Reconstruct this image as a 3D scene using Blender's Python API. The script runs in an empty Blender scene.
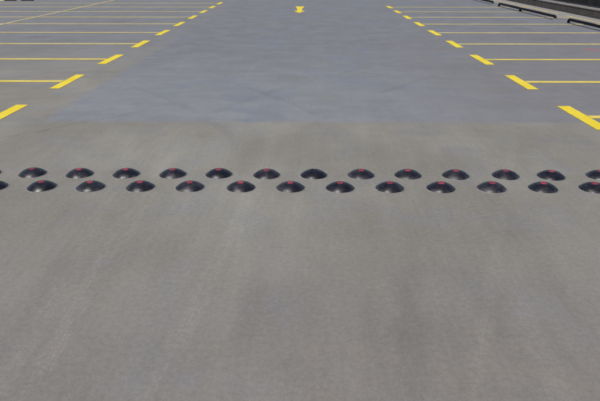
import bpy, bmesh, math, random
from mathutils import Vector
random.seed(11)
scene = bpy.context.scene
C = scene.collection
R = math.radians
CAM_H = 1.957

# ------------------------------------------------------------------ helpers
def link(name, bm, mats, parent=None, smooth=False):
    me = bpy.data.meshes.new(name)
    bmesh.ops.recalc_face_normals(bm, faces=bm.faces)
    if smooth:
        for f in bm.faces: f.smooth = True
    bm.to_mesh(me); bm.free()
    for m in (mats if isinstance(mats, (list, tuple)) else [mats]): me.materials.append(m)
    o = bpy.data.objects.new(name, me); C.objects.link(o)
    if parent is not None: o.parent = parent
    return o

def thing(name, label, cat, loc=(0, 0, 0), rz=0, group=None):
    o = bpy.data.objects.new(name, None); C.objects.link(o)
    o.location = loc; o.rotation_euler = (0, 0, rz); o.empty_display_size = .1
    tag(o, label, cat, group); return o

def tag(o, label, cat, group=None):
    o['label'] = label; o['category'] = cat
    if group: o['group'] = group
    return o

def box(bm, x0, x1, y0, y1, z0, z1, bevel=0, mi=0):
    r = bmesh.ops.create_cube(bm, size=1)
    vs = r['verts']
    for v in vs:
        v.co.x = x0 + (v.co.x + .5) * (x1 - x0)
        v.co.y = y0 + (v.co.y + .5) * (y1 - y0)
        v.co.z = z0 + (v.co.z + .5) * (z1 - z0)
    fs = set(f for v in vs for f in v.link_faces)
    for f in fs: f.material_index = mi
    if bevel:
        es = list(set(e for v in vs for e in v.link_edges))
        bmesh.ops.bevel(bm, geom=es, offset=bevel, segments=2, affect='EDGES', profile=.6)

def tube(bm, pts, rad, seg=16):
    pts = [Vector(p) for p in pts]; rings = []
    for i, p in enumerate(pts):
        a = pts[max(i - 1, 0)]; b = pts[min(i + 1, len(pts) - 1)]
        t = (b - a).normalized()
        side = Vector((1, 0, 0)) if abs(t.x) < .9 else Vector((0, 1, 0))
        u = (side - t * side.dot(t)).normalized(); w = t.cross(u)
        rings.append([bm.verts.new(p + (u * math.cos(k * 2 * math.pi / seg) + w * math.sin(k * 2 * math.pi / seg)) * rad) for k in range(seg)])
    for A, B in zip(rings, rings[1:]):
        for k in range(seg):
            bm.faces.new((A[k], A[(k + 1) % seg], B[(k + 1) % seg], B[k]))
    bm.faces.new(rings[0][::-1]); bm.faces.new(rings[-1])

def lathe(bm, prof, seg=56):
    rings = []
    for r, z in prof:
        if r < 1e-6: rings.append([bm.verts.new((0, 0, z))])
        else: rings.append([bm.verts.new((r * math.cos(2 * math.pi * k / seg), r * math.sin(2 * math.pi * k / seg), z)) for k in range(seg)])
    for A, B in zip(rings, rings[1:]):
        for k in range(seg):
            k2 = (k + 1) % seg
            if len(A) == 1 and len(B) == 1: continue
            if len(A) == 1: bm.faces.new((A[0], B[k2], B[k]))
            elif len(B) == 1: bm.faces.new((A[k], A[k2], B[0]))
            else: bm.faces.new((A[k], A[k2], B[k2], B[k]))

def paint_poly(pts, z, jit=.0022, step=.05):
    """flat painted shape with slightly uneven edges, outline subdivided"""
    bm = bmesh.new(); vs = []
    n = len(pts)
    for i in range(n):
        a = Vector(pts[i]); b = Vector(pts[(i + 1) % n])
        L = (b - a).length; k = max(1, min(220, int(L / step)))
        for j in range(k):
            p = a.lerp(b, j / k)
            vs.append(bm.verts.new((p.x + random.uniform(-jit, jit), p.y + random.uniform(-jit, jit), z)))
    f = bm.faces.new(vs)
    if f.normal.z < 0: f.normal_flip()
    bmesh.ops.triangulate(bm, faces=[f])
    return bm

# ------------------------------------------------------------------ node expressions
class G:
    def __init__(s, name, dim='3D'):
        s.dim = dim
        s.mat = bpy.data.materials.new(name); s.mat.use_nodes = True
        s.nt = s.mat.node_tree; s.nt.nodes.clear()
        s.out = s.nt.nodes.new('ShaderNodeOutputMaterial')
        s.bsdf = s.nt.nodes.new('ShaderNodeBsdfPrincipled')
        s.nt.links.new(s.bsdf.outputs[0], s.out.inputs[0])
        s.geo = s.nt.nodes.new('ShaderNodeNewGeometry')
        s.tc = s.nt.nodes.new('ShaderNodeTexCoord')
        sp = s.nt.nodes.new('ShaderNodeSeparateXYZ')
        s.nt.links.new(s.geo.outputs['Position'], sp.inputs[0])
        s.X, s.Y, s.Z = sp.outputs
    def put(s, sock, v):
        if isinstance(v, bpy.types.NodeSocket): s.nt.links.new(v, sock)
        else: sock.default_value = v
    def m(s, op, a, b=0.0, c=None, clamp=False):
        n = s.nt.nodes.new('ShaderNodeMath'); n.operation = op; n.use_clamp = clamp
        s.put(n.inputs[0], a); s.put(n.inputs[1], b)
        if c is not None: s.put(n.inputs[2], c)
        return n.outputs[0]
    def add(s, *a):
        r = a[0]
        for x in a[1:]: r = s.m('ADD', r, x)
        return r
    def mul(s, *a):
        r = a[0]
        for x in a[1:]: r = s.m('MULTIPLY', r, x)
        return r
    def sub(s, a, b): return s.m('SUBTRACT', a, b)
    def mx(s, a, b): return s.m('MAXIMUM', a, b)
    def ss(s, v, lo, hi, o0=0.0, o1=1.0):
        n = s.nt.nodes.new('ShaderNodeMapRange'); n.interpolation_type = 'SMOOTHSTEP'
        s.put(n.inputs[0], v); s.put(n.inputs[1], lo); s.put(n.inputs[2], hi)
        n.inputs[3].default_value = o0; n.inputs[4].default_value = o1
        return n.outputs[0]
    def vec(s, scale=(1, 1, 1), off=(0, 0, 0), obj=False, rz=0):
        n = s.nt.nodes.new('ShaderNodeMapping')
        s.nt.links.new(s.tc.outputs['Object'] if obj else s.geo.outputs['Position'], n.inputs[0])
        n.inputs['Scale'].default_value = scale; n.inputs['Location'].default_value = off
        n.inputs['Rotation'].default_value = (0, 0, rz)
        return n.outputs[0]
    def noise(s, scale=1, v=None, detail=4, rough=.55, dist=0):
        n = s.nt.nodes.new('ShaderNodeTexNoise')
        s.nt.links.new(v if v is not None else s.vec(), n.inputs['Vector'])
        n.noise_dimensions = s.dim
        n.inputs['Scale'].default_value = scale; n.inputs['Detail'].default_value = detail
        n.inputs['Roughness'].default_value = rough; n.inputs['Distortion'].default_value = dist
        return n.outputs['Fac']
    def voro(s, scale, v=None, out='Color'):
        n = s.nt.nodes.new('ShaderNodeTexVoronoi')
        s.nt.links.new(v if v is not None else s.vec(), n.inputs['Vector'])
        n.voronoi_dimensions = s.dim
        n.inputs['Scale'].default_value = scale
        return n.outputs[out]
    def mix(s, f, a, b):
        n = s.nt.nodes.new('ShaderNodeMix'); n.data_type = 'RGBA'
        s.put(n.inputs[0], f)
        for k, v in ((6, a), (7, b)):
            if isinstance(v, bpy.types.NodeSocket): s.nt.links.new(v, n.inputs[k])
            else: n.inputs[k].default_value = (*v, 1)
        return n.outputs[2]
    def scale(s, col, f):
        n = s.nt.nodes.new('ShaderNodeVectorMath'); n.operation = 'SCALE'
        s.nt.links.new(col, n.inputs[0]); s.put(n.inputs[3], f)
        return n.outputs[0]
    def done(s, col, rough=.85, spec=.3, h=None, dist=.01, strength=1, metal=0):
        if isinstance(col, tuple): s.bsdf.inputs['Base Color'].default_value = (*col, 1)
        else: s.nt.links.new(col, s.bsdf.inputs['Base Color'])
        s.put(s.bsdf.inputs['Roughness'], rough)
        s.bsdf.inputs['Specular IOR Level'].default_value = spec
        s.bsdf.inputs['Metallic'].default_value = metal
        if h is not None:
            b = s.nt.nodes.new('ShaderNodeBump'); b.inputs['Distance'].default_value = dist
            b.inputs['Strength'].default_value = strength
            s.nt.links.new(h, b.inputs['Height']); s.nt.links.new(b.outputs[0], s.bsdf.inputs['Normal'])
        return s.mat

# ------------------------------------------------------------------ materials
def ground_mat():
    g = G('worn_sealed_pavement', '2D'); X, Y = g.X, g.Y
    n_big = g.noise(.55, detail=3, rough=.6)
    n_mid = g.noise(2.3, detail=5, rough=.62)
    edge = g.mul(g.sub(g.noise(3.5, detail=4, rough=.7), .5), .30)
    # sealed lane: begins beyond the domes, left limit along the lane
    m1 = g.ss(g.add(Y, edge), 7.60, 7.80)
    m2 = g.ss(g.add(X, edge), -3.52, -3.33)
    lane = g.mul(m1, m2)
    right = g.ss(g.add(X, g.mul(edge, 3)), 0.6, 4.0)
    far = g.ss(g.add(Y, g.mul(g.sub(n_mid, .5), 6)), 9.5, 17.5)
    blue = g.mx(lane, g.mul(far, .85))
    warm = g.mix(g.ss(n_big, .35, .66), (.245, .229, .198), (.278, .263, .230))
    cl = g.noise(1.5, g.vec(off=(4, 9, 0)), 4, .65)
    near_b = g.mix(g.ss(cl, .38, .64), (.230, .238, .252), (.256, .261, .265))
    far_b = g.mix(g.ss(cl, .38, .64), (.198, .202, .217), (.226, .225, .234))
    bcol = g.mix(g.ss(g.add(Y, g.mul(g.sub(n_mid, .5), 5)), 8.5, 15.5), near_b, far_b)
    bcol = g.mix(g.ss(n_big, .54, .66, 0, .55), bcol, (.192, .207, .242))
    bcol = g.mix(g.mul(right, g.ss(Y, 22, 10)), bcol, (.216, .210, .212))
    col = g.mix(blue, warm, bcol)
    # near-foreground slightly browner
    col = g.mix(g.ss(Y, 5.0, 2.6, 0, .75), col, (.232, .212, .195))
    # bluish and brownish clouding
    col = g.mix(g.ss(cl, .50, .70, 0, .30), col, (.222, .227, .246))
    col = g.mix(g.ss(cl, .46, .30, 0, .28), col, (.262, .238, .200))
    # margin by the parapet: paler bare concrete
    col = g.mix(g.mul(g.ss(X, 9.0, 9.5), .8), col, (.33, .315, .30))
    # brush and drain streaks
    st_lat = g.noise(1, g.vec((1.5, 11, 1), rz=.05), 5, .72, 1.1)          # across the lane
    st_lat2 = g.noise(1, g.vec((.25, 2.6, 1), (7, 3, 0)), 4, .6, .5)
    st_lon = g.noise(1, g.vec((7, .55, 1), (3, 1, 0), rz=.06), 4, .65, .3)   # along the lane
    st_fine = g.noise(1, g.vec((34, 1.6, 1), rz=-.05), 3, .6)
    farw = g.ss(Y, 6.5, 9)
    v = g.add(1.0,
              g.mul(g.sub(st_lat, .5), g.add(g.mul(g.ss(Y, 7.5, 13), .22), .06)),
              g.mul(g.sub(st_lat2, .5), g.mul(farw, .17)),
              g.mul(g.sub(st_lon, .5), g.sub(.15, g.mul(farw, .06))),
              g.mul(g.sub(st_fine, .5), g.sub(.09, g.mul(farw, .05))),
              g.mul(g.sub(n_mid, .5), .19), g.mul(g.sub(n_big, .5), .16))
    # aggregate grain
    grain = g.noise(120, detail=2, rough=.8); cm = g.noise(26, detail=3, rough=.7)
    sep = g.nt.nodes.new('ShaderNodeSeparateColor'); g.nt.links.new(g.voro(210), sep.inputs[0])
    v = g.add(v, g.mul(g.sub(cm, .5), g.sub(.36, g.mul(farw, .14))), g.mul(g.sub(grain, .5), .34), g.mul(g.sub(sep.outputs[0], .5), .11))
    pits = g.mul(g.ss(g.voro(38, out='Distance'), .10, .05), g.ss(n_mid, .50, .62))
    v = g.sub(v, g.mul(pits, .22))
    # pale dusty tyre tracks with tread blocks: x = a + b y + c y^2
    blot = g.noise(1, g.vec((5, 1.1, 1), (1, 5, 0)), 5, .65)
    tracks = [(-1.10, -.115, .010,   .085, .13, 1), (-1.40, -.005, -.012, .07, .10, 1), (-1.02, .125, -.004, .075, .10, 1),
              (-1.72, .075, -.006, .07, .07, 1), (.20, .055, .0, .08, .04, -1), (.02, .20, -.0, .09, .05, -1),
              (.62, .01, .012, .075, .06, 1), (-.05, .36, -.0, .06, .07, 1), (1.2, -.03, .02, .07, .06, 1), (-.45, .02, .006, .09, .06, -1)]
    for i, (a, b, c, w, s, sg) in enumerate(tracks):
        cx = g.add(a, g.mul(Y, b), g.mul(Y, Y, c))
        d = g.sub(X, cx); ad = g.m('ABSOLUTE', d)
        wob = g.mul(g.sub(blot, .5), .16)
        band = g.ss(g.add(ad, wob), w * 1.25, w * .35)
        ph = g.add(g.mul(Y, 165), g.mul(ad, 260))
        ribs = g.ss(g.m('SINE', ph), -.35, .6)
        lug = g.ss(g.m('SINE', g.mul(d, 230.0)), -.5, .4)
        tread = g.add(.40, g.mul(ribs, lug, g.ss(cm, .38, .58), .80))
        fade = g.mul(g.ss(g.m('FRACT', g.add(g.mul(blot, 2.0), i * .37)), .05, .75, .38, 1), g.ss(Y, 8.2, 5.6))
        v = g.add(v, g.mul(band, tread, fade, s * sg * 1.35))
    # sweeping turn marks in the lane (thin dark arcs)
    for cx0, cy0, rr, w, s in ((-9.5, 3.5, 9.3, .05, .07), (-9.5, 3.5, 10.7, .05, .06), (12.5, 2.0, 13.6, .06, .07),
                               (12.5, 2.0, 15.1, .06, .05), (3.0, 16.5, 5.5, .05, .06), (-11, 20, 9.1, .06, .06), (-11, 20, 10.4, .06, .05)):
        dx = g.sub(X, cx0); dy = g.sub(Y, cy0)
        d = g.m('ABSOLUTE', g.sub(g.m('SQRT', g.add(g.mul(dx, dx), g.mul(dy, dy))), rr))
        band = g.mul(g.ss(g.add(d, g.mul(g.sub(n_mid, .5), .10)), w * 1.6, w * .4), g.ss(n_big, .42, .56), g.ss(Y, 6.2, 7.2))
        v = g.sub(v, g.mul(band, s))
    # thin dark seam wandering from the left bays into the lane
    sy = g.add(6.93, g.mul(g.add(X, 3.58), 1.02), g.mul(g.sub(n_mid, .5), .35))
    seam = g.mul(g.ss(g.m('ABSOLUTE', g.sub(Y, sy)), .032, .008), g.ss(X, -1.9, -2.6), g.ss(X, -6.5, -5), g.ss(cm, .32, .5))
    v = g.sub(v, g.mul(seam, .20))
    # dark scuffs and oil spots
    def spot(x, y, rx, ry, s, n):
        dx = g.mul(g.sub(X, x), 1 / rx); dy = g.mul(g.sub(Y, y), 1 / ry)
        q = g.add(g.m('SQRT', g.add(g.mul(dx, dx), g.mul(dy, dy))), g.mul(g.sub(n, .5), 1.7))
        return g.mul(g.ss(q, 1.0, .25), s)
    nn = g.noise(9, detail=4, rough=.7)
    for x, y, rx, ry, s in ((.63, 3.3, .13, .42, .075), (.53, 2.9, .10, .3, .05), (1.12, 3.0, .10, .5, .05), (-.1, 4.3, .4, .5, .05), (1.6, 4.5, .25, .5, .05),
                            (-6.4, 12.0, .5, .25, .12), (6.2, 16.5, .5, .4, .10), (6.6, 19.2, .4, .5, .12), (-7.2, 17.0, .6, .5, .12),
                            (6.0, 11.7, .4, .3, .09), (-6.2, 21.5, .5, .5, .11), (6.7, 22.0, .5, .5, .11), (-12.2, 24, .7, .7, .12)):
        v = g.sub(v, spot(x, y, rx, ry, s, nn))
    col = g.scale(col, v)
    # faded red spray mark in a right-hand bay
    for x, y, rx, ry, s in ((6.70, 14.55, .26, .22, .62), (6.2, 14.9, .35, .16, .18)):
        col = g.mix(spot(x, y, rx, ry, s, nn), col, (.46, .12, .13))
    rough = g.add(.74, g.mul(n_mid, .16), g.mul(blue, -.06))
    h = g.add(g.mul(grain, .6), g.mul(cm, .7))
    return g.done(col, rough, .22, h, .0035, .75)

def paint_mat(name, c0, c1, wear):
    g = G(name)
    n = g.noise(7, detail=6, rough=.7); f = g.noise(120, detail=3, rough=.7)
    col = g.mix(g.ss(g.noise(2.2, detail=4), .35, .65), c0, c1)
    chips = g.mul(g.ss(g.add(g.mul(n, .6), g.mul(f, .4)), .50 + .09 * (1 - wear), .60 + .09 * (1 - wear)), .35 + .4 * wear)
    col = g.mix(chips, col, (.30, .28, .22))
    rub = g.noise(1, g.vec((1.1, 5, 1), (2, 2, 0), rz=.5), 5, .7, .6)
    col = g.mix(g.ss(rub, .56, .72, 0, .38), col, (.42, .34, .12))
    dirt = g.noise(1, g.vec((3, 10, 1)), 5, .6)
    col = g.scale(col, g.add(.80, g.mul(dirt, .28), g.mul(g.sub(f, .5), .22)))
    return g.done(col, .7, .3, g.add(f, g.mul(n, .3)), .002, .6)

def rubber_mat():
    g = G('black_rubber')
    oi = g.nt.nodes.new('ShaderNodeObjectInfo'); rnd = oi.outputs['Random']
    vm = g.vec(obj=True)
    n = g.noise(20, g.vec(), 5, .65); f = g.noise(130, g.vec(), 3, .7)
    dustv = g.noise(7, g.vec(), 5, .7)
    so = g.nt.nodes.new('ShaderNodeSeparateXYZ'); g.nt.links.new(g.tc.outputs['Object'], so.inputs[0])
    low = g.ss(so.outputs[2], .030, .004)
    col = g.mix(g.ss(n, .4, .7), (.0085, .0072, .0100), (.021, .0175, .0235))
    col = g.scale(col, g.add(.75, g.mul(rnd, .40)))
    dust = g.add(g.mul(low, g.ss(dustv, .42, .7), .25), g.mul(g.ss(g.noise(30, g.vec((1, 2.2, 1)), 5, .75), .62, .72), .22), g.mul(g.ss(g.add(dustv, g.mul(rnd, .10)), .54, .78), .17))
    col = g.mix(dust, col, (.20, .185, .205))
    r = g.add(.21, g.mul(n, .14), g.mul(rnd, .05), g.mul(dust, .35))
    return g.done(col, r, .60, g.add(g.mul(f, .35), g.mul(n, 1.8)), .0030, .7)

def simple(name, c0, c1, rough, spec=.4, sc=12, bump=.001, metal=0, fine=140):
    g = G(name)
    n = g.noise(sc, detail=5, rough=.65); f = g.noise(fine, detail=3, rough=.7)
    col = g.scale(g.mix(g.ss(n, .35, .66), c0, c1), g.add(.9, g.mul(f, .2)))
    return g.done(col, g.add(rough, g.mul(g.sub(n, .5), .2)), spec, g.add(f, n), bump, .6, metal)

def wall_mat():
    g = G('dark_weathered_concrete')
    n = g.noise(3, detail=6, rough=.65); f = g.noise(90, detail=3, rough=.7)
    drip = g.noise(1, g.vec((4, 9, .8)), 5, .65)
    col = g.mix(g.ss(n, .35, .66), (.072, .062, .058), (.104, .092, .086))
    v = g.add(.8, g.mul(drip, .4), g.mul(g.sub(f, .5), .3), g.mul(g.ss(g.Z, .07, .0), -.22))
    return g.done(g.scale(col, v), .9, .2, g.add(f, n), .004, .6)

def screen_mat():
    g = G('black_woven_screen')
    w = g.m('SINE', g.mul(g.Y, 260)); u = g.m('SINE', g.mul(g.Z, 260))
    weave = g.mul(w, u)
    n = g.noise(2.5, detail=5)
    col = g.mix(g.ss(n, .35, .65), (.016, .016, .019), (.038, .037, .042))
    col = g.scale(col, g.add(.8, g.mul(weave, .25)))
    return g.done(col, .75, .3, g.add(weave, n), .002, .5)

M_ground = ground_mat()
M_bar = paint_mat('bright_yellow_paint', (.90, .68, .035), (.97, .76, .06), .22)
M_line = paint_mat('thin_yellow_paint', (.80, .61, .10), (.88, .70, .16), .6)
M_farline = paint_mat('sun_bleached_yellow_paint', (.74, .58, .17), (.84, .69, .26), .8)
M_old = paint_mat('faded_yellow_paint', (.72, .58, .24), (.82, .67, .32), .9)
M_rubber = rubber_mat()
def red_mat():
    g = G('worn_red_reflector')
    n = g.noise(45, detail=5, rough=.7); f = g.noise(190, detail=3, rough=.7)
    col = g.mix(g.ss(g.noise(14), .35, .65), (.27, .022, .040), (.44, .050, .075))
    col = g.mix(g.ss(n, .50, .66, 0, .65), col, (.13, .07, .075))
    cell = g.voro(420, out='Distance')
    return g.done(g.scale(col, g.add(.8, g.mul(f, .3))), g.add(.35, g.mul(n, .3)), .5, g.add(cell, g.mul(n, .6)), .0012, .7)
M_red = red_mat()
M_cap = simple('dusty_screw_plug', (.02, .019, .021), (.09, .085, .09), .75, .3, 60, .0006)
M_bed = simple('pale_halo_adhesive', (.245, .23, .21), (.33, .315, .29), .9, .2, 30, .003)  # adhesive tone that also carries the light halo painted round the domes
M_pipe = simple('black_enamel_pipe', (.004, .004, .006), (.007, .007, .010), .48, .10, 14, .0006)
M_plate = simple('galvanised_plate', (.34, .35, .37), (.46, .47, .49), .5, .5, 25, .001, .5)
M_wall = wall_mat()
M_cope = simple('pale_coping_concrete', (.235, .215, .205), (.31, .29, .275), .88, .2, 5, .004)
M_screen = screen_mat()
M_steel = simple('dark_painted_steel', (.018, .018, .021), (.035, .035, .039), .5, .4, 12)
M_blockrub = simple('dusty_black_rubber', (.014, .013, .014), (.030, .028, .028), .7, .3, 12)

# ------------------------------------------------------------------ setting: ground
bm = bmesh.new()
bmesh.ops.create_grid(bm, x_segments=1, y_segments=1, size=600)
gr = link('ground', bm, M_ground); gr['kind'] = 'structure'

# ------------------------------------------------------------------ bay markings
ORD = ['nearest', 'second', 'third', 'fourth', 'fifth', 'sixth', 'seventh', 'eighth', 'ninth', 'tenth', 'eleventh']
BAY0, PITCH = 8.0, 2.505
LX, RX, BW, BL, LW = -4.085, 3.695, .174, 1.31, .162
def bay_marking(side, k):
    y = BAY0 + PITCH * k
    x = LX if side < 0 else RX
    far_x = -14.75 if side < 0 else 9.69
    sd = 'left' if side < 0 else 'right'
    note = 'half cut off by the picture edge beside the rubber domes' if k == 0 else ''
    lab = ('yellow T-shaped bay marking nearest the rubber domes on the %s of the lane' % sd if k == 0 else
           '%s yellow T-shaped bay marking from the rubber domes, %s side of the lane' % (ORD[k], sd))
    t = thing('bay_marking', lab, 'road marking', (x, y, 0), 0, 'yellow bay markings on the %s' % sd)
    j = lambda s: random.uniform(-s, s)
    sk = j(.010)
    a, b = BW / 2 + j(.005), BL / 2 + j(.02)
    link('end_bar', paint_poly([(-a + sk, -b), (a + sk, -b + j(.008)), (a - sk, b), (-a - sk, b + j(.008))], .004), M_bar, t)
    ex = far_x - x; h = LW / 2; s = j(.012)
    x0 = side * (BW / 2 + .010)
    p = [(x0, -h), (ex, -h + s), (ex, h + s), (x0, h)]
    link('bay_line', paint_poly(p, .004, .003), M_line if k < 3 else M_farline, t)
for k in range(10): bay_marking(-1, k)
for k in range(9): bay_marking(1, k)

dv = link('divider_line', paint_poly([(-9.83, 15.0), (-9.72, 15.0), (-9.77, 34.2), (-9.88, 34.2)], .008, .004), M_old)
tag(dv, 'long slanting yellow line dividing the two rows of bays at left', 'road marking')
for i, (y0, y1) in enumerate(((13.0, 23.75), (24.6, 34.5))):
    o = link('edge_line', paint_poly([(9.72, y0), (9.83, y0), (9.76, y1), (9.65, y1)], .008, .005), M_old)
    tag(o, ('nearer stretch of yellow edge line along the parapet foot' if i == 0 else
            'farther stretch of yellow edge line along the parapet, past the gap'), 'road marking', 'yellow edge lines by the parapet')
o = link('bay_edge_line', paint_poly([(-15.62, 31.72), (-15.34, 31.72), (-15.40, 33.2), (-15.68, 33.2)], .004, .004), M_old)
tag(o, 'short pale yellow stripe by the black wheel stops at top left corner', 'road marking')

# lane arrow pointing at the camera
ax = -.235
arrow = [(0, 24.90), (.20, 25.75), (.20, 26.02), (.105, 25.95), (.10, 26.7), (.12, 27.3), (.185, 28.25), (.185, 28.50),
         (0, 28.42), (-.185, 28.50), (-.185, 28.25), (-.12, 27.3), (-.10, 26.7), (-.105, 25.95), (-.20, 26.02), (-.20, 25.75)]
o = link('lane_arrow', paint_poly([(ax + x, y) for x, y in arrow], .004), M_bar)
tag(o, 'small yellow arrow painted in the middle of the lane, pointing this way', 'road marking')

# ------------------------------------------------------------------ rubber domes
D_R, D_H, TOP_R = .130, .0585, .036
def make_dome():
    t = thing('rubber_dome', '', 'speed bump', group='rubber domes fixed across the lane')
    Rs = (D_R ** 2 + D_H ** 2) / (2 * D_H)
    prof = [(D_R, .0), (D_R, .0035)]
    a0 = math.asin(D_R / Rs) * .985; a1 = math.asin(TOP_R / Rs)
    for i in range(15):
        a = a0 + (a1 - a0) * i / 14
        prof.append((Rs * math.sin(a), Rs * math.cos(a) - (Rs - D_H) + .003 * (1 - i / 14)))
    zt = prof[-1][1]
    prof += [(TOP_R - .002, zt + .0006), (TOP_R - .0045, zt - .001), (TOP_R - .006, zt - .0045), (0, zt - .0045)]
    bm = bmesh.new(); lathe(bm, prof)
    body = link('dome_body', bm, M_rubber, t, True)
    for k in (0, 1):
        a = k * math.pi + .4; rr = .088
        nz = math.sqrt(Rs * Rs - rr * rr); z = nz - (Rs - D_H)
        bm = bmesh.new(); lathe(bm, [(0, .0026), (.0050, .0026), (.0066, .0016), (.0070, -.002)], 14)
        sc = link('screw_cap', bm, M_cap, body, True)
        nrm = Vector((rr * math.cos(a), rr * math.sin(a), nz)).normalized()
        sc.location = (rr * math.cos(a), rr * math.sin(a), z + .0012); sc.rotation_euler = nrm.to_track_quat('Z', 'Y').to_euler()
    # red reflector: rounded square plate seated in the recess, slightly crowned
    bm = bmesh.new(); seg = 40; rings = []
    def sup(a, r):
        c, s = math.cos(a), math.sin(a); e = 2 / 3.2
        return r * math.copysign(abs(c) ** e, c) * 1.05, r * math.copysign(abs(s) ** e, s)
    for r, z in ((.0272, zt - .0045), (.0272, zt + .0006), (.0258, zt + .0018), (.018, zt + .0030), (.009, zt + .0034)):
        rings.append([bm.verts.new((*sup(2 * math.pi * k / seg, r), z)) for k in range(seg)])
    for A, B in zip(rings, rings[1:]):
        for k in range(seg): bm.faces.new((A[k], A[(k + 1) % seg], B[(k + 1) % seg], B[k]))
    bm.faces.new(rings[-1])
    refl = link('red_reflector', bm, M_red, t, True)
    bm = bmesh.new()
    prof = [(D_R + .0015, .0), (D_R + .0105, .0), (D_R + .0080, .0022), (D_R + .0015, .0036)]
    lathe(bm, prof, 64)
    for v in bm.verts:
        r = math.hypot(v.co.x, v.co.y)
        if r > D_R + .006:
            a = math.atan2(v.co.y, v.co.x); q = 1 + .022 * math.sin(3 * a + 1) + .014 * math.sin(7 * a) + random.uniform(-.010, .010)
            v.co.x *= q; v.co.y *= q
    ring = link('adhesive_halo_rim', bm, M_bed, t, True)  # adhesive edge, kept pale to paint a bright halo round the dome
    return t, body, refl, ring
proto = make_dome()
front = [(-2.878, 5.262), (-2.425, 5.265), (-1.973, 5.261), (-1.515, 5.265), (-1.057, 5.266), (-.587, 5.264), (-.131, 5.263), (.325, 5.261), (.782, 5.262), (1.25, 5.261), (1.717, 5.267), (2.186, 5.264), (2.649, 5.260)]
back = [(-3.12, 5.641), (-2.667, 5.639), (-2.2, 5.625), (-1.744, 5.628), (-1.287, 5.626), (-.838, 5.633), (-.371, 5.619), (.088, 5.62), (.548, 5.621), (1.004, 5.621), (1.466, 5.613), (1.949, 5.614), (2.385, 5.603), (2.861, 5.607)]
OL = ['leftmost', 'second from left', 'third from left', 'fourth from left', 'fifth from left', 'sixth from left', 'seventh from left',
      'sixth from right', 'fifth from right', 'fourth from right', 'third from right', 'second from right', 'rightmost']
OB = OL[:7] + ['', 'sixth from right', 'fifth from right', 'fourth from right', 'third from right', 'second from right', 'rightmost']
first = True
for row, pts, names in (('front', front, OL), ('back', back, OB)):
    for i, (x, y) in enumerate(pts):
        t, body, refl, ring = proto
        if first: r = t; parts = (body, refl, ring); first = False
        else:
            r = t.copy(); C.objects.link(r); parts = []
            missing = row == 'back' and i == 7
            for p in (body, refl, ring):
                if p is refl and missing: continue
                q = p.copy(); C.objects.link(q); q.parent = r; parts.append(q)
                for ch in p.children:
                    cc = ch.copy(); C.objects.link(cc); cc.parent = q
        r.location = (x, y, 0)
        r.rotation_euler = (0, 0, random.uniform(-.12, .12))
        for q in parts:
            if q.name.startswith('dome_body'): q.rotation_euler = (0, 0, random.uniform(0, 6.28))
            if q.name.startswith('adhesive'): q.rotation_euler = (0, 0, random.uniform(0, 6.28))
        if row == 'back' and i == 7:
            r['label'] = 'black rubber dome missing its red reflector, bare dark top, back row'
        else:
            cut = ', cut off' if names[i] in ('leftmost', 'rightmost') else ''
            r['label'] = 'black rubber dome with red top, %s in the %s row%s' % (names[i], row, cut)

# ------------------------------------------------------------------ low black pipe rails on the right
def pipe_rail(x, y0, y1, label):
    t = thing('wheel_stop_rail', label, 'wheel stop', (x, y0, 0), 0, 'black pipe wheel stops along the right bays')
    L = y1 - y0; rad = .044; hz = .125; b = .10
    pts = [(0, 0, .012)]
    pts += [(0, b * (1 - math.cos(a)), hz - b + b * math.sin(a)) for a in [i * math.pi / 2 / 7 for i in range(8)]]
    n = 10
    pts += [(random.uniform(-.004, .004), b + (L - 2 * b) * i / n, hz + random.uniform(-.003, .003)) for i in range(1, n)]
    pts += [(0, L - b * (1 - math.sin(a)), hz - b + b * math.cos(a)) for a in [i * math.pi / 2 / 7 for i in range(8)]]
    pts += [(0, L, .012)]
    bm = bmesh.new(); tube(bm, pts, rad, 18); link('rail', bm, M_pipe, t, True)
    for yy in (0, L):
        bm = bmesh.new(); box(bm, -.085, .085, yy - .085, yy + .085, 0, .011, .003)
        for sx in (-1, 1):
            bmesh.ops.create_cone(bm, cap_ends=True, segments=6, radius1=.011, radius2=.011, depth=.016,
                                  matrix=__import__('mathutils').Matrix.Translation((sx * .062, yy + .062, .017)))
        link('base_plate', bm, M_plate, t)
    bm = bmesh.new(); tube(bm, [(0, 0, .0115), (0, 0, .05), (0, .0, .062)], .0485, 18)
    link('highlight_sleeve', bm, M_plate, t, False)  # added pale sleeve: paints the sun highlight on the near leg
    bm = bmesh.new(); tube(bm, [(0, L * .56, 0), (0, L * .56, hz - .02)], .050, 14)
    box(bm, -.07, .07, L * .56 - .06, L * .56 + .06, 0, .010, .003)
    link('middle_foot', bm, M_pipe, t)
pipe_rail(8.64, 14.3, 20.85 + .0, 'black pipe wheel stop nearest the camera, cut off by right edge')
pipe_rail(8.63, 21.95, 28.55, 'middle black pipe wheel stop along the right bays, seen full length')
pipe_rail(8.66, 29.6, 36.2, 'farthest black pipe wheel stop along the right bays at top edge')

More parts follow.
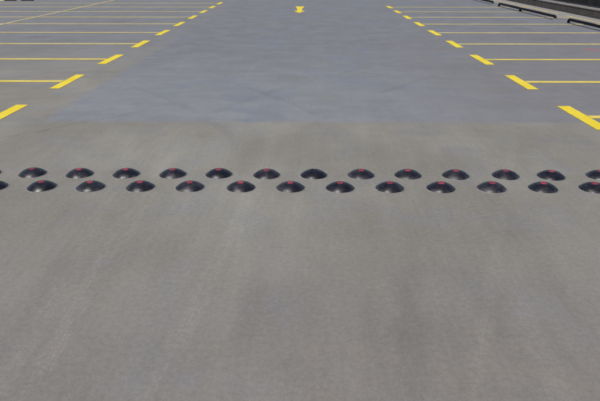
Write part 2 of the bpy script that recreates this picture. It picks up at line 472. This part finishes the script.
# ------------------------------------------------------------------ two rubber wheel stops far left
def rubber_stop(x0, x1, y, label):
    t = thing('wheel_stop_block', label, 'wheel stop', ((x0 + x1) / 2, y, 0), 0, 'black wheel stop blocks at top left')
    w = x1 - x0; bm = bmesh.new()
    prof = [(0, 0), (.016, .085), (.04, .105), (.11, .105), (.134, .085), (.15, 0)]
    n = 5; rings = []
    for i, (xx, s) in enumerate(((-w / 2, .86), (-w / 2 + .025, 1), (w / 2 - .025, 1), (w / 2, .86))):
        rings.append([bm.verts.new((xx, .075 + (p - .075) * s, z * s)) for p, z in prof])
    for A, B in zip(rings, rings[1:]):
        for k in range(len(prof)):
            k2 = (k + 1) % len(prof); bm.faces.new((A[k], A[k2], B[k2], B[k]))
    bm.faces.new(rings[0]); bm.faces.new(rings[-1][::-1])
    link('block', bm, M_blockrub, t)
    for sx in (-.28, .28):
        bm = bmesh.new()
        bmesh.ops.create_cone(bm, cap_ends=True, segments=12, radius1=.016, radius2=.012, depth=.008,
                              matrix=__import__('mathutils').Matrix.Translation((sx * w, .075, .109)))
        link('bolt_head', bm, M_plate, t)
rubber_stop(-15.25, -14.68, 32.33, 'left one of two short black wheel stops at the top left corner')
rubber_stop(-14.40, -13.80, 32.33, 'right one of two short black wheel stops at the top left corner')

# ------------------------------------------------------------------ parapet and fence on the right
WY0, WY1 = 8.0, 64.0
t = thing('parapet_wall', 'low dark concrete parapet with pale coping along the right side', 'wall', (10.30, WY0, 0))
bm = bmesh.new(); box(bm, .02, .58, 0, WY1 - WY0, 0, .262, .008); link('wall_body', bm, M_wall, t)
bm = bmesh.new(); y = 0
while y < WY1 - WY0 - .1:
    e = min(y + 3.0, WY1 - WY0); box(bm, 0, .60, y + .004, e - .004, .264, .306, .008); y = e
link('coping', bm, M_cope, t)
FX = 10.66
t = thing('mesh_fence', 'black screened metal fence standing on the low parapet at top right', 'fence', (FX, WY0, .306))
L = WY1 - WY0; PH = 1.25; n = int(L / 2.0)
for i in range(n + 1):
    yy = .05 + i * 2.0
    bm = bmesh.new(); box(bm, -.025, .025, yy - .025, yy + .025, .009, PH + .06, .004); box(bm, -.05, .05, yy - .05, yy + .05, .0, .008)
    link('post', bm, M_steel, t)
for i in range(n):
    a = .05 + i * 2.0 + .027; b = a + 2.0 - .054
    bm = bmesh.new()
    box(bm, -.018, .018, a, b, .03, .06); box(bm, -.018, .018, a, b, PH - .03, PH)
    q = a + .04
    while q < b - .02:
        box(bm, -.022, -.010, q, q + .014, .061, PH - .031); q += .095
    fr = link('fence_panel', bm, M_steel, t)
    bm = bmesh.new(); ny = 10; rows = []
    for jz in range(5):
        rows.append([bm.verts.new((.004 + .004 * math.sin(jy * 1.9 + jz + i), a + .002 + (b - a - .004) * jy / ny, .0605 + (PH - .092) * jz / 4)) for jy in range(ny + 1)])
    for A, B in zip(rows, rows[1:]):
        for k in range(ny): bm.faces.new((A[k], A[k + 1], B[k + 1], B[k]))
    link('screen', bm, M_screen, fr, True)

# ------------------------------------------------------------------ light
el, az = R(60), R(215)           # sun behind the camera, to its left
w = bpy.data.worlds.new('World'); scene.world = w; w.use_nodes = True
nt = w.node_tree; bg = nt.nodes['Background']
sky = nt.nodes.new('ShaderNodeTexSky'); sky.sky_type = 'NISHITA'; sky.sun_disc = False
sky.sun_elevation = el; sky.sun_rotation = az
nt.links.new(sky.outputs[0], bg.inputs[0]); bg.inputs[1].default_value = .085
sl = bpy.data.lights.new('sun', 'SUN'); sl.energy = 3.0; sl.angle = R(.53); sl.color = (1, .95, .88)
so = bpy.data.objects.new('sun', sl); C.objects.link(so)
d = Vector((math.cos(el) * math.sin(az), math.cos(el) * math.cos(az), math.sin(el)))
so.rotation_euler = d.to_track_quat('Z', 'Y').to_euler(); so.location = d * 30

# ------------------------------------------------------------------ camera
cd = bpy.data.cameras.new('camera'); cam = bpy.data.objects.new('camera', cd); C.objects.link(cam)
cd.sensor_width = 36; cd.lens = 36 * 610 / 600; cd.clip_end = 2000
cam.location = (0, 0, CAM_H); cam.rotation_euler = (R(90 - 21.566), 0, R(.4717))
scene.camera = cam
scene.view_settings.view_transform = 'Standard'; scene.view_settings.look = 'None'
scene.view_settings.exposure = 0; scene.view_settings.gamma = 1
